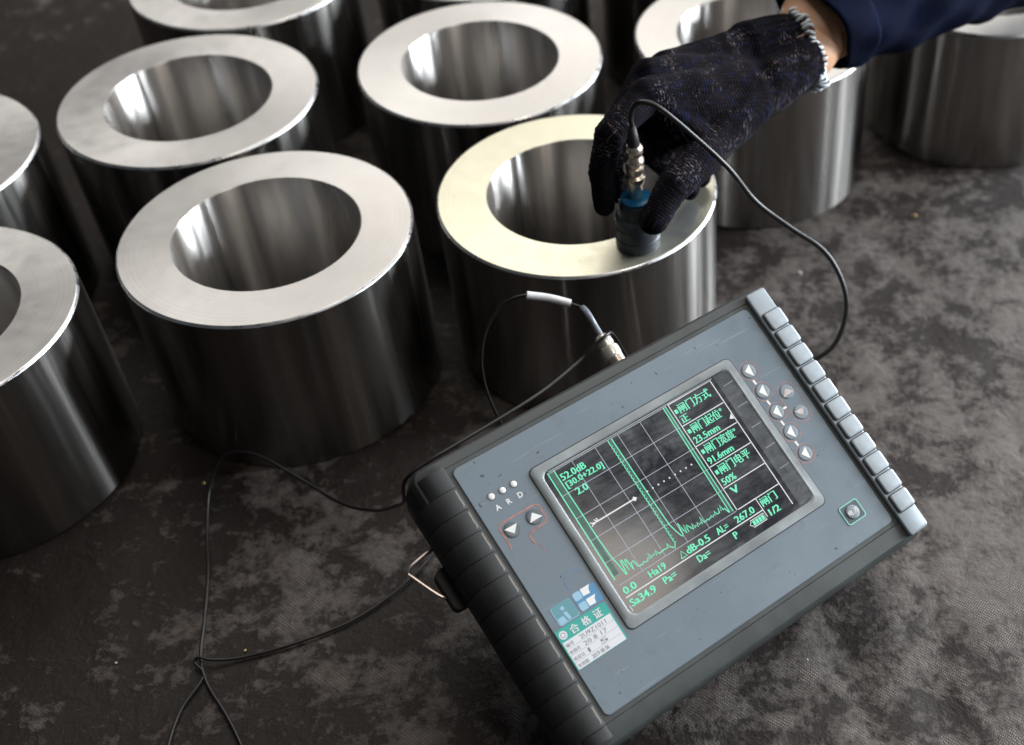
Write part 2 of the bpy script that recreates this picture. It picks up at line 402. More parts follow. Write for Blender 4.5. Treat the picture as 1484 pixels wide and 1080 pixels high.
# ------------------------------------------------------------------ flaw detector
DX = Vector((0.7956502369, 0.6052133578, 0.0256416068)); DY = Vector((-0.5410420378, 0.6909754700, 0.4794021414)); DN = Vector((0.2724228584, -0.3953096146, 0.8772206648))
DC = Vector((-0.0044010085, 0.4748301992, 0.0996413240)); TH = 57.0
dev = thing('flaw_detector', 'grey portable ultrasonic instrument with a lit green trace screen, tilted on the mat', 'instrument')
Md = Matrix((DX, DY, DN)).transposed().to_4x4(); Md.translation = DC - DN * (TH / 1000); dev.matrix_world = Md
def L3(x, y, z): return (x / 1000, y / 1000, (z + TH) / 1000)          # millimetres on the fascia -> local metres
def W3(x, y, z): return tuple(DC + DX * (x / 1000) + DY * (y / 1000) + DN * (z / 1000))
def rrect(x0, x1, y0, y1, r, n=5):
    p = []
    for cx, cy, a0 in ((x1 - r, y1 - r, 0), (x0 + r, y1 - r, 90), (x0 + r, y0 + r, 180), (x1 - r, y0 + r, 270)):
        for k in range(n + 1):
            a = R(a0 + 90 * k / n); p.append((cx + r * math.cos(a), cy + r * math.sin(a)))
    return p
def loft(secs, cap0=False, cap1=False):
    m = MB(); n = len(secs[0][0])
    for pts, z in secs: m.v += [L3(x, y, z) for x, y in pts]
    for i in range(len(secs) - 1):
        for q in range(n): m.f.append((i * n + q, i * n + (q + 1) % n, (i + 1) * n + (q + 1) % n, (i + 1) * n + q))
    if cap0: m.f.append(tuple(range(n))[::-1])
    if cap1: m.f.append(tuple((len(secs) - 1) * n + q for q in range(n)))
    return m
def slab(pts, z0, z1, bev=0):
    if not bev: return loft([(pts, z0), (pts, z1)], True, True)
    c = np.mean(pts, 0); 
    def ins(d):
        P = np.array(pts); n = len(P); out = []
        for i in range(n):
            e = P[(i + 1) % n] - P[i - 1]; nn = np.array([-e[1], e[0]]); nn = nn / (np.linalg.norm(nn) + 1e-9); out.append(tuple(P[i] + nn * d))
        return out
    return loft([(pts, z0), (pts, z1 - bev), (ins(bev * .3), z1 - bev * .3), (ins(bev), z1)], True, True)
def flat(pts, z): 
    m = MB(); m.v = [L3(x, y, z) for x, y in pts]; m.f = [tuple(range(len(pts)))]; return m
def ribbon(pts, wd, z, m=None, closed=False):
    m = m or MB(); P = [np.array(p, float) for p in pts]; n = len(P); b = len(m.v)
    for i in range(n):
        d = (P[(i + 1) % n] - P[i - 1]) if closed else (P[min(i + 1, n - 1)] - P[max(i - 1, 0)])
        d = d / (np.linalg.norm(d) + 1e-9); nn = np.array([-d[1], d[0]]) * wd / 2
        m.v += [L3(*(P[i] + nn), z), L3(*(P[i] - nn), z)]
    for i in range(n if closed else n - 1):
        j = (i + 1) % n; m.f.append((b + 2 * i, b + 2 * i + 1, b + 2 * j + 1, b + 2 * j))
    return m
def disc(cx, cy, r, n=24): return [(cx + r * math.cos(2 * math.pi * k / n), cy + r * math.sin(2 * math.pi * k / n)) for k in range(n)]
def part(name, m, mat, parent=dev, smooth=False, angle=40, label=None):
    o = link(name, m.mesh(name, mat, smooth, angle if smooth else None), parent, label)
    return o
# case shell
case = part('case', loft([
    (rrect(-111, 109.5, -82.5, 82.5, 3), -.6), (rrect(-111.6, 110, -83, 83, 3), .4), (rrect(-117, 122.5, -92.5, 88.2, 6), -.2),
    (rrect(-127, 124, -94.6, 90, 8), -2.4), (rrect(-129.5, 125, -96, 91, 9), -6), (rrect(-130, 125, -96.2, 91.2, 9), -24), (rrect(-128.6, 123.6, -94.8, 89.8, 9), -25),
    (rrect(-128.6, 123.6, -94.8, 89.8, 9), -27), (rrect(-130, 125, -96.2, 91.2, 9), -28), (rrect(-129, 124, -95.5, 90, 9), -48), (rrect(-121, 116, -88, 83, 9), -56.5)], True, True), m_case, smooth=True)
plate = part('fascia', slab(rrect(-107, 107, -80, 80, 3.5), -1.5, .9, .5), m_plate)
part('fascia_gap', loft([(rrect(-111.4, 109.8, -82.6, 82.6, 3), .25), (rrect(-106, 106, -79, 79, 3), .25)]), m_case)
# ribs of the grip on the left
prof = [(-109.2, .2), (-109.6, 1.5), (-112.5, 2.3), (-118, 2.1), (-123, .9), (-127.5, -2), (-131, -6.5), (-133, -13), (-133.6, -20), (-133, -27), (-128, -29), (-115, -6)]
ribm = MB()
hl = 6.8
k = len(prof)
for yy, s_ in ((-hl, .9), (-hl + .7, 1), (hl - .7, 1), (hl, .9)):
    for x, z in prof: ribm.v.append(((-118 + (x + 118) * (1 if s_ == 1 else .996)) / 1000, yy / 1000, (z - (0 if s_ == 1 else .25) + TH) / 1000))
for i in range(3):
    for q in range(k): ribm.f.append((i * k + q, i * k + (q + 1) % k, (i + 1) * k + (q + 1) % k, (i + 1) * k + q))
ribm.f += [tuple(range(k)), tuple(3 * k + q for q in range(k))]
me_rib = ribm.mesh('grip_rib', m_rib, True, 45)
ys_rib = [63.6 - 13.95 * i for i in range(11)]
for i, y in enumerate(ys_rib):
    o = link('grip_rib', me_rib, dev); o.location = (0, y / 1000, 0)
    x0 = -110.9
    lm = ribbon([(x0, y + 5.2), (x0 - .15, y + random.uniform(-1, 1)), (x0, y - 4.2), (x0 - 1.1, y - 5.4)], .75, 2.05)
    part('worn_edge', lm, m_ridge, o).location = (0, -y / 1000, 0)
# plain shoulders above and below the ribs
for y0, y1 in ((70.8, 84), (-90, -83.2)):
    shp = MB()
    for yy in (y0, y1):
        for x, z in prof: shp.v.append(L3(x + (1.6 if x < -125 else 0), yy, z - .3))
    for q in range(k): shp.f.append((q, (q + 1) % k, k + (q + 1) % k, k + q))
    shp.f += [tuple(range(k)), tuple(k + q for q in range(k))]
    part('grip_shoulder', shp, m_rib, smooth=True, angle=45)
# right key strip
part('key_strip', slab(rrect(109.6, 124.6, -93.6, 86.6, 2.2), -4, 3.2, 1.0), m_strip, smooth=True, angle=50)
me_key = None
for i in range(11):
    y = 64.3 - 13.67 * i
    ko = part('key_recess', flat(rrect(111.0, 126.2, y - 6.35, y + 6.35, 1.6), 3.26), m_keygap) if False else None
    if me_key is None:
        km = loft([(rrect(112.0, 125.2, -5.9, 5.9, 1.8), .5 - TH), (rrect(112.0, 125.2, -5.9, 5.9, 1.8), 3.9 - TH), (rrect(112.3, 124.7, -5.6, 5.6, 1.7), 4.5 - TH), (rrect(112.9, 123.6, -5.1, 5.1, 1.5), 4.75 - TH)], True, True)
        for q in range(len(km.v)): x, yy, z = km.v[q]; km.v[q] = (x, yy, z + TH / 1000)
        me_key = km.mesh('side_key', m_key, True, 50)
        gm = flat(rrect(110.7, 125.0, -6.5, 6.5, 2.0), 3.3); me_gap = gm.mesh('key_shadow_gap', m_keygap)
    o = link('side_key', me_key, dev); o.location = (0, y / 1000, 0)
    g = link('key_recess', me_gap, o)
# screen bezel: raised rounded frame, smoky clear
OX0, OX1, OY0, OY1 = -70, 76.3, -48.3, 58.2
IX0, IX1, IY0, IY1 = -64.8, 71.0, -43.0, 53.6
bez = part('screen_bezel', loft([(rrect(OX0, OX1, OY0, OY1, 4), .7), (rrect(OX0, OX1, OY0, OY1, 4), 1.5), (rrect(OX0 + .6, OX1 - 4.4, OY0 + 3.4, OY1 - .6, 4.5), 1.9),
                           (rrect(IX0 - .8, IX1 + .8, IY0 - .8, IY1 + .8, 5), 2.0), (rrect(IX0, IX1, IY0, IY1, 5), 1.85), (rrect(IX0 + .5, IX1 - .5, IY0 + .5, IY1 - .5, 5), 1.3)]), m_bezel, smooth=True, angle=50)
part('bezel_seam', ribbon(rrect(OX0 - .3, OX1 + .3, OY0 - .3, OY1 + .3, 4), .5, 1.05, closed=True), m_keygap, bez)
scr = part('screen', flat(rrect(IX0 + .5, IX1 - .5, IY0 + .5, IY1 - .5, 4.8), 1.30), m_screen)
part('screen_cover', loft([(rrect(IX0 - .1, IX1 + .1, IY0 - .1, IY1 + .1, 5), 1.80)], True), m_cover)
# smoky well at the right of the picture with scale marks
part('side_well', flat([(60.0, 52.6), (70.2, 52.0), (70.2, -40.5), (60.0, -41.5)], 1.42), m_well, scr)
for y in (44, 28.5, 13.5, -1.5, -16.5): part('scale_mark', ribbon([(62.5, y), (70, y + .2)], .55, 1.5), m_bezel, scr)
part('top_well', flat([(-60, 52.4), (58.5, 52.4), (58.5, 51.4), (-60, 51.4)], 1.42), m_bezel, scr)
ZL = 1.45
def line(pts, wd, mat, z=ZL, name='trace_line'): return part(name, ribbon(pts, wd, z), mat, scr)
for x in (-44.6, -28.3, -12.2, 3.8): line([(x, 50.7), (x - .4, -23.8)], .34, m_grid, name='grid_line')
for y in (50.9, 35.8, 20.7, 5.8, -9.2, -23.9): line([(-61.2, y), (23.4, y)], .34, m_grid, name='grid_line')
# menu frame in white
line([(24.8, 51.2), (57.0, 51.2), (56.6, -38.3)], .62, m_white, ZL + .05, 'menu_line')
line([(24.9, 51.4), (24.2, -23.6), (38.3, -23.6)], .55, m_white, ZL + .05, 'menu_line')
for y in (35.6, 21.0, 6.2, -8.8, -23.7): line([(25, y), (56.2, y)], .55, m_white, ZL + .05, 'menu_line')
line([(-61.8, -31.7), (38.2, -31.7)], .62, m_white, ZL + .05, 'menu_line'); line([(38.2, -23.8), (38.2, -36.5)], .5, m_white, ZL + .05, 'menu_line')
line([(-62.4, -36.5), (-62.4, -40)], .4, m_white, ZL + .05, 'menu_line')
part('menu_pointer', flat([(56.3, 23.8), (56.3, 27.6), (53.6, 25)], ZL + .06), m_white, scr)
# traces
line([(-58.6, 51.3), (-58.9, -18)], 3.0, m_dgreen, ZL - .06); line([(-60.8, 51.6), (-61.5, -20.1)], .72, m_green)
def noise_trace(x0, x1, base, spikes, rr):
    xs = np.arange(x0, x1, .8); out = []
    for i, x in enumerate(xs):
        y = base + abs(rr.normal(0, 2.7)) * (1 if i % 2 else .15) + .8
        for sx, sh in spikes:
            if abs(x - sx) < .5: y = base + sh
        out.append((x, y))
    return out
rr = np.random.default_rng(11)
line([(-56.8, 51.3), (-56.6, 5), (-56.0, -8), (-54.9, -14), (-54.2, -20.5)] + noise_trace(-53.6, -22.5, -21.8, [(-52.4, 9.5), (-50.0, 8.6), (-47.6, 5.2)], rr) + [(-21.6, -22.2)], .66, m_green)
line([(-18.2, 50.4), (-19.2, -22)], 2.6, m_dgreen, ZL - .06)
ej = [(-19.5, 50.6)]
y = 47
while y > -21: ej += [(-19.6, y), (-18.7, y - .2), (-19.7, y - .9)]; y -= 2.3
ej.append((-21.2, -23.2)); line(ej, .55, m_green)
line([(-16.9, 50.6), (-16.6, 5), (-16.2, -10), (-15.0, -15), (-13.8, -18.6)] + noise_trace(-13.2, 18.8, -20.6, [(-11.6, 9.0), (-9.2, 6.6), (-6.8, 4.0)], rr) + [(19.3, -22.4)], .66, m_green)
line([(22.4, 51), (21.4, -23)], 2.2, m_dgreen, ZL - .06); line([(21.2, 51.3), (19.6, -22.5)], .62, m_green); line([(22.9, 51.3), (21.8, -23)], .5, m_green)
for i in range(9): part('gate_dot', flat(disc(-16.3 + 4.05 * i, 13.3, .55, 8), ZL + .05), m_white, scr)
line([(-54.6, 13.4), (-25.6, 13.4)], .8, m_white, ZL + .05, 'gate_line')
part('gate_end', flat([(-27.0, 13.4), (-25.4, 14.9), (-23.6, 13.4), (-25.4, 11.9)], ZL + .06), m_white, scr)
for a, b in (((-55.6, 14.8), (-53.6, 12.6)), ((-55.6, 12.2), (-53.6, 14.2)), ((-52.8, 15.2), (-51.4, 13.6)), ((-51.2, 15.4), (-50.6, 13.6))): line([a, b], .6, m_white, ZL + .06, 'gate_end')
def text(body, x, y, h, mat, parent=None, wd=None, z=None, name='screen_text', bold=.004, rot=0, align='L'):
    c = bpy.data.curves.new('text', 'FONT'); c.body = body; c.resolution_u = 2; c.offset = 0 if any(ord(k_) > 0x2000 for k_ in body) else bold; c.size = 1
    o = bpy.data.objects.new('text_source', c); COL.objects.link(o)
    dg = bpy.context.evaluated_depsgraph_get(); e = o.evaluated_get(dg); me = bpy.data.meshes.new_from_object(e)
    COL.objects.unlink(o); bpy.data.objects.remove(o); bpy.data.curves.remove(c)
    if mat in (m_green, m_paper) and h > 3:                      # bold strokes: a second and third copy a hair to the side
        bm = bmesh.new(); bm.from_mesh(me); src = bm.verts[:] + bm.edges[:] + bm.faces[:]
        for dx, dz in ((.03, .0008), (-.03, .0016)):
            g = bmesh.ops.duplicate(bm, geom=src)
            for q_ in g['geom']:
                if isinstance(q_, bmesh.types.BMVert): q_.co.x += dx; q_.co.z += dz
        bm.to_mesh(me); bm.free()
    n = len(me.vertices)
    if not n: return None
    v = np.zeros(n * 3); me.vertices.foreach_get('co', v); v = v.reshape(-1, 3)
    lo, hi = v.min(0), v.max(0); s = h / (hi[1] - lo[1]); sx = (wd / (hi[0] - lo[0])) if wd else s
    vx = (v[:, 0] - lo[0]) * sx; vy = (v[:, 1] - lo[1]) * s
    if align == 'C': vx -= vx.max() / 2
    zz = ZL + .1 if z is None else z
    ca, sa = math.cos(R(rot)), math.sin(R(rot))
    q = np.stack([(x + vx * ca - vy * sa) / 1000, (y + vx * sa + vy * ca) / 1000, np.full(n, (zz + TH) / 1000) + v[:, 2] * .02], -1)
    me.vertices.foreach_set('co', q.ravel()); me.materials.clear(); me.materials.append(mat); me.update()
    me.name = name
    return link(name, me, parent or scr)
def halo(x0, x1, y0, y1): part('text_backing', flat([(x0, y0), (x1, y0), (x1, y1), (x0, y1)], ZL - .03), m_dgreen, scr)
for b, x, y, h, wd in (('52.0dB', -55.6, 43.2, 4.3, 16.6), ('[30.0+22.0]', -55.3, 37.3, 4.8, 25.4), ('2.0', -52.6, 31.9, 4.3, 8.0),
                       ('闸门方式', 29.0, 42.6, 6.2, 23.4), ('正', 26.2, 36.9, 4.6, 6.0), ('闸门起位°', 29.0, 28.3, 6.2, 23.6), ('23.5mm', 26.0, 22.3, 4.3, 18.8),
                       ('闸门宽度°', 29.0, 13.6, 6.2, 23.6), ('91.6mm', 26.0, 7.4, 4.3, 18.8), ('闸门电平', 29.0, -1.2, 6.2, 23.0), ('50%', 26.0, -7.6, 4.3, 10.0), ('V', 27.6, -14.9, 4.6, 5.6),
                       ('0.0', -61.2, -30.2, 4.3, 8.8), ('Ha19', -43.2, -30.0, 4.1, 11.6), ('dB-0.5', -16.6, -30.2, 4.3, 16.8), ('AL=', 5.4, -30.2, 4.1, 8.6), ('267.0', 19.4, -30.4, 4.3, 14.2), ('闸门', 39.4, -30.6, 5.6, 11.6),
                       ('Sa34.9', -61.4, -38.0, 4.4, 17.4), ('Pa=', -38.0, -37.4, 4.1, 9.0), ('Da=', -13.6, -37.6, 4.1, 9.0), ('P', 13.2, -37.6, 4.2, 3.0), ('1/2', 40.4, -37.4, 4.3, 8.0)):
    text(b, x, y, h, m_green, wd=wd)
line([(-21.4, -30.1), (-19.3, -26.2), (-17.3, -30.1), (-21.4, -30.1)], .55, m_green, ZL + .1, 'screen_text')
for y in (45.0, 30.8, 16.2, 1.4): part('menu_mark', flat([(26.0, y - 1.2), (28.1, y - 1.2), (28.1, y + 1.4), (26.0, y + 1.4)], ZL + .1), m_green, scr)
bt = part('battery_mark', ribbon([(25.6, -35.4), (27.2, -34.2), (27.2, -33.3), (37.0, -33.3), (37.0, -37.6), (27.2, -37.6), (27.2, -36.6)], .5, ZL + .1, closed=True), m_white, scr)
for i in range(4): part('battery_bar', flat([(28.0 + 2.2 * i, -37), (29.8 + 2.2 * i, -37), (29.8 + 2.2 * i, -33.9), (28.0 + 2.2 * i, -33.9)], ZL + .1), m_green, scr)
# left controls
ZP = .95
for x in (-95.2, -87.9, -80.6):
    part('indicator_lamp', loft([(disc(x, 56.1, 1.9, 20), .8), (disc(x, 56.1, 1.8, 20), 1.3), (disc(x, 56.1, 1.2, 20), 1.5)], False, True), m_pwhite, smooth=True)
    part('lamp_rim', ribbon(disc(x, 56.1, 2.2, 20), .5, ZP + .02, closed=True), m_btn)
for ch, x in (('A', -95.3), ('R', -88.1), ('D', -80.7)): text(ch, x, 47.3, 3.3, m_pwhite, dev, z=ZP + .05, name='printed_letter', align='C', bold=.02)
def rbutton(x, y, r, mat, tri, tmat):
    b = part('arrow_button', loft([(disc(x, y, r, 28), .7), (disc(x, y, r - .1, 28), 1.3), (disc(x, y, r - .7, 28), 1.42), (disc(x, y, r - 2.0, 28), 1.46)], False, True), mat, smooth=True, angle=60)
    part('arrow_mark', flat([(x + a, y + c) for a, c in tri], 1.54), tmat, b)
    return b
rbutton(-95.2, 34.1, 4.6, m_btn, [(3.9, 1.9), (-4.2, 1.9), (-.2, -2.6)], m_pwhite)
rbutton(-80.7, 34.1, 4.6, m_btn, [(-.1, 2.6), (4.1, -2.0), (-4.1, -2.0)], m_pwhite)
part('printed_outline', ribbon([(-101.2, 25), (-101, 31), (-101, 38.6), (-99.6, 40.2), (-77, 40.2), (-75.2, 38.6), (-75.0, 30), (-76.5, 28.3), (-87.6, 27.4), (-88.8, 25.6), (-88.3, 20.4)], .9, ZP + .02), m_pred)
part('printed_outline', ribbon([(-86.4, 19.5), (-85.9, 14)], .35, ZP + .02), m_pred)
part('printed_circle', ribbon(disc(-80.7, -8.3, 5.8, 40)[2:24], .35, ZP + .02), m_blue)
# pictograms and certificate sticker
part('pictogram', flat(rrect(-101.6, -88.6, -25.6, -14.2, 1.6), ZP + .02), m_pteal)
part('pictogram_edge', ribbon(rrect(-101.6, -88.6, -25.6, -14.2, 1.6)[8:24], .4, ZP + .06), m_lblue)
part('pictogram_figure', flat(disc(-95.4, -17.6, 1.2, 12), ZP + .06), m_lblue); part('pictogram_figure', flat([(-96.4, -20), (-94.2, -20), (-93.6, -24.8), (-95.4, -24.8)], ZP + .06), m_lblue)
part('pictogram_figure', flat([(-101, -21.4), (-97, -21.4), (-96.6, -25.2), (-101, -25.2)], ZP + .05), m_lblue)
part('pictogram', flat(rrect(-87.2, -72.2, -25.4, -14.0, 1.4), ZP + .02), m_blue)
for yy in (-16.2, -22.6):
    part('pictogram_figure', flat(rrect(-87.0, -82.0, yy - 2.6, yy + 2.2, 1.2), ZP + .05), m_lblue)
    part('pictogram_figure', flat([(-81.5, yy - 2), (-77.4, yy - 2.3), (-76.8, yy + .2), (-75.2, yy + 2.2), (-81.5, yy + 2.2)], ZP + .05), m_pwhite)
st = part('certificate_sticker', slab(rrect(-106.4, -73.2, -51.0, -26.6, .4), .85, 1.12), m_teal)
part('sticker_paper', flat([(-105.7, -50.7), (-74.2, -50.7), (-74.2, -33.9), (-105.7, -33.9)], 1.16), m_paper, st)
part('sticker_badge', flat(disc(-103.0, -30.3, 2.4, 24), 1.18), m_paper, st)
part('badge_ring', ribbon(disc(-103.0, -30.3, 1.3, 18), .35, 1.22, closed=True), m_ink, st)
for ch, x in (('合', -95.7), ('格', -87.9), ('证', -80.1)): text(ch, x, -32.8, 5.0, m_paper, st, wd=5.4, z=1.2, name='sticker_text', align='C', bold=.03)
for yy in (-38.1, -42.3, -46.5): part('sticker_rule', ribbon([(-105.4, yy), (-74.4, yy)], .12, 1.2), m_ink, st)
for i, (t_, wv) in enumerate((('编号', '2U9Z1011'), ('检验员', '20 8 17'), ('检定日', '1 5'), ('有效期', '2019 08 06'))):
    yy = -37.4 - 4.2 * i
    text(t_, -104.9, yy, 2.2, m_ink, st, wd=5.0 + (1.6 if i else 0), z=1.21, name='sticker_text', bold=0); text(wv, -95.6, yy, 2.5, m_ink, st, wd=17 - 2 * i, z=1.21, name='sticker_text', bold=0)
# right arrow pads
for y in (44.5, 29.2, 13.8, -1.2, -16.8):
    b = rbutton(83.0, y, 4.5, m_btnl, [(2.2, 3.6), (-2.8, .7), (.9, -5.0 + .5)], m_pwhite)
    part('printed_outline', ribbon(disc(83.0, y, 6.2, 32), .4, ZP + .02, closed=True), m_pred)
for y in (36.6, 21.4, 6.2, -9.0): part('printed_dash', ribbon([(81.8, y + 1.6), (82.1, y - 1.6)], 1.3, ZP + .03), m_pwhite)
part('printed_dash', ribbon([(87.9, 13.6), (90.5, 13.5)], 1.2, ZP + .03), m_pwhite)
m_worn = plain('worn_arrow', (.50, .44, .42), .5, 0, .3, 500)
rbutton(96.8, 21.4, 4.5, m_btnl, [(4.0, -1.9), (-4.4, -2.0), (0, 2.2)], m_worn); rbutton(96.8, 6.2, 4.5, m_btnl, [(-4.0, 2.0), (3.2, 2.0), (0, -2.4)], m_worn)
part('printed_outline', ribbon(rrect(90.4, 103.2, -.2, 27.8, 6), .4, ZP + .02, closed=True), m_pred)
# power key
pk = part('power_key', slab(rrect(80.3, 93.4, -67.5, -56.2, 1.5), .8, 1.25, .3), m_btn)
part('key_outline', ribbon(rrect(80.0, 93.7, -67.8, -55.9, 1.6), .75, 1.32, closed=True), m_pgreen, pk)
kd = part('key_dome', loft([(disc(86.8, -61.9, 4.6, 28), 1.2), (disc(86.8, -61.9, 4.2, 28), 1.9), (disc(86.8, -61.9, 3.0, 28), 2.2)], False, True), m_btnl, pk, True)
text('电', 84.9, -63.6, 3.6, m_pwhite, pk, z=2.3, name='key_text', align='C'); text('源', 88.9, -63.6, 3.6, m_pwhite, pk, z=2.3, name='key_text', align='C')
# sockets, feet, lug and stand
def cyl_between(a, b, r, n=20): return tube([a, tuple((np.array(a) + np.array(b)) / 2), b], r, n)
for x, zc in ((21, -17), (40, -42), (70, -50)):
    part('cable_socket', cyl_between(L3(x, 86, zc), L3(x, 97 if x < 30 else 90.5, zc), .0058), m_nickel, smooth=True)
for x in (-70, 75): part('rubber_foot', slab(rrect(x - 24, x + 24, -96.0, -88, 2), -63 if x > 0 else -58.5, -54, .0), m_black)
part('strap_lug', loft([(rrect(-139.5, -128, 14, 40, 4), -38), (rrect(-139.5, -128, 14, 40, 4), -27)], True, True), m_black)
part('strap_ring', tube(catmull([L3(-126, 54.5, -34), L3(-131, 53, -32), L3(-147, 50, -32), L3(-150, 47.5, -33), L3(-149, 44.0, -33), L3(-141, 26.5, -33), L3(-136, 27, -33)], 5), .00115, 8), m_wire, smooth=True)
dn = Md.inverted().to_3x3() @ Vector((.05, .35, -1)); dn = dn / (-(Md.to_3x3() @ dn).z)
pts = []
for x, y in ((-80, 52), (80, 52)):
    a = Vector(L3(x, y, -54)); zw = (Md @ a).z - .0035; pts.append((a, a + dn * zw))
part('stand', tube([pts[0][0], pts[0][0].lerp(pts[0][1], .5), pts[0][1], pts[0][1].lerp(pts[1][1], .5), pts[1][1], pts[1][1].lerp(pts[1][0], .5), pts[1][0]], .003, 8), m_wire, smooth=True)

# ------------------------------------------------------------------ probe
pr = thing('ultrasonic_probe', 'dark blue grey cylindrical probe with nickel plug, pressed on the yellowish ring', 'probe', (PX, PY, HT + .0006))
part('probe_body', lathe([(0, .0), (.0142, 0), (.0152, .001), (.0152, .0075), (.0147, .008), (.0147, .0088), (.0152, .0093), (.0152, .0165), (.0147, .017), (.0147, .018), (.0152, .0180), (.0152, .0225), (.0145, .024), (.0128, .0248), (0, .0248)], 48), m_pbody, pr, True, 40)
part('probe_neck', lathe([(.0128, .0243), (.0126, .0255), (.0118, .0340), (.0108, .0350), (0, .0350)], 40), m_pdark, pr, True, 40)
part('blue_collar', lathe([(.0100, .0348), (.0105, .0355), (.0105, .0370), (.0096, .0377), (.0055, .0378), (0, .0378)], 40), m_pblue, pr, True, 40)
q = .0375
plug = part('plug', lathe([(.0046, q), (.0046, q + .004), (.0052, q + .005), (.0052, q + .010), (.0064, q + .0125), (.0068, q + .014), (.0068, q + .0165), (.0047, q + .018), (.0047, q + .0195),
                    (.0060, q + .0205), (.0060, q + .0235), (.0045, q + .0245), (.0045, q + .026), (.0062, q + .0268), (.0062, q + .0295), (.0050, q + .031), (.0048, q + .0325), (.0058, q + .0340), (.0058, q + .0380), (.0045, q + .0397), (0, q + .0397)], 36), m_nickel, pr, True, 40)
# ------------------------------------------------------------------ cables
def cable(name, label, pts, r, n=8, mat=m_cable, sub=10):
    o = link(name, tube(catmull(pts, sub), r, 10).mesh(name, mat, True), None, label); o['category'] = 'cable'; return o
zt = HT + q + .0402
c1 = cable('probe_cable', 'black probe cable arching over the glove and down behind the grey instrument',
      [(PX, PY, zt), (-.0326, .6765, .2213), (-.0332, .6765, .2294), (-.0312, .675, .2372), (-.0259, .674, .2412), (-.0154, .674, .2373), (.0061, .673, .2170), (.0284, .671, .1936), (.0469, .672, .1665), (.0701, .6690, .1474), (.0922, .6650, .1317), (.1045, .6550, .1158), (.1091, .6450, .0979), (.1040, .6350, .0786), (.0925, .6300, .0667), (.072, .626, .058), (.055, .622, .058), W3(72, 96, -56), W3(70, 90, -52)], .00175)
link('strain_relief', tube([(PX, PY, zt - .001), (PX - .0004, PY + .0006, zt + .006), (PX - .0008, PY + .001, zt + .013)], [.0042, .0036, .0026], 12).mesh('strain_relief', m_black, True), c1)
S = W3(21, 96, -17)
cp = [W3(21.0, 118, -16.5), W3(21.8, 128, -16), (-.0645, .6000, .1378), (-.0732, .6020, .1408), (-.0867, .6020, .1456), (-.1000, .6000, .1498), (-.1144, .5970, .1458), (-.1258, .5900, .1321), (-.1308, .5830, .1148), (-.1311, .5790, .0970), (-.1280, .5760, .0780), (-.122, .575, .05), (-.118, .57, .02), (-.125, .555, .004), (-.145, .537, .0016),
      (-.1650, .5207, .0016), (-.1779, .4992, .0016), (-.1946, .4774, .0016), (-.2176, .4582, .0016), (-.2491, .4432, .0016), (-.2770, .4346, .0016), (-.2932, .4319, .0036), (-.3020, .4331, .0046), (-.3043, .4306, .0030), (-.2975, .4241, .0016), (-.2977, .4168, .0016), (-.3041, .3980, .0016), (-.3047, .3730, .0016), (-.30, .34, .0016), (-.27, .31, .0016)]
c2 = cable('tagged_cable', 'thin black cable with a white sleeve and pale plug on top of the instrument', cp, .00095)
def cpart(name, m, mat): return link(name, m.mesh(name, mat, True, 40), c2)
def along(a, b, prof):
    a, b = np.array(a), np.array(b); return tube([a + (b - a) * t for t, _ in prof], [r for _, r in prof], 20)
cpart('plug', along(W3(20.6, 95.5, -17), W3(21.2, 113, -16.5), [(0, .0052), (.12, .0062), (.14, .0062), (.3, .0064), (.45, .0062), (.5, .0052), (.56, .0050), (.62, .0054), (.85, .0050), (.95, .0042), (1, .003)]), m_cream)
cpart('strain_relief', tube(catmull([W3(21.2, 112, -16.5), W3(21.5, 120, -16.2), W3(22, 129, -16), (-.0655, .6003, .1382)], 4), .0021, 12), m_relief)
cpart('white_sleeve', tube(catmull([(-.0732, .6020, .1408), (-.0867, .6020, .1456), (-.1000, .6000, .1498)], 6), .0027, 12), m_sleeve_tag)
def DL(x, y, z): return W3(x, y, z)
g3 = [(-.1699, .4847, .088), (-.1791, .497, .070), (-.1908, .5096, .052), (-.2017, .5205, .038), (-.2243, .5391, .020), (-.2423, .5533, .013), (-.2584, .5645, .014), (-.2883, .5765, .028), (-.3068, .5796, .032), (-.3205, .5771, .026), (-.3285, .5637, .010), (-.3248, .5353, .0016), (-.3147, .5004, .0016), (-.3072, .4623, .0016), (-.3025, .4366, .0016), (-.2935, .4168, .0016), (-.2749, .3929, .0016), (-.2609, .3723, .0016), (-.24, .34, .0016)]
c3 = cable('looped_cable', 'thin black cable along the instrument top edge, looping over the mat at left',
      [DL(40, 90, -44), DL(39, 101, -42), DL(31, 111, -22), DL(22.4, 109.9, -10), DL(10.8, 107.7, -14), DL(1.8, 105.7, -18), DL(-22.5, 100.5, -16), DL(-42, 97.6, -13), DL(-65, 95.8, -11), DL(-89, 94.6, -10), DL(-112, 93.8, -11), DL(-127, 92.5, -20)] + g3, .0011)

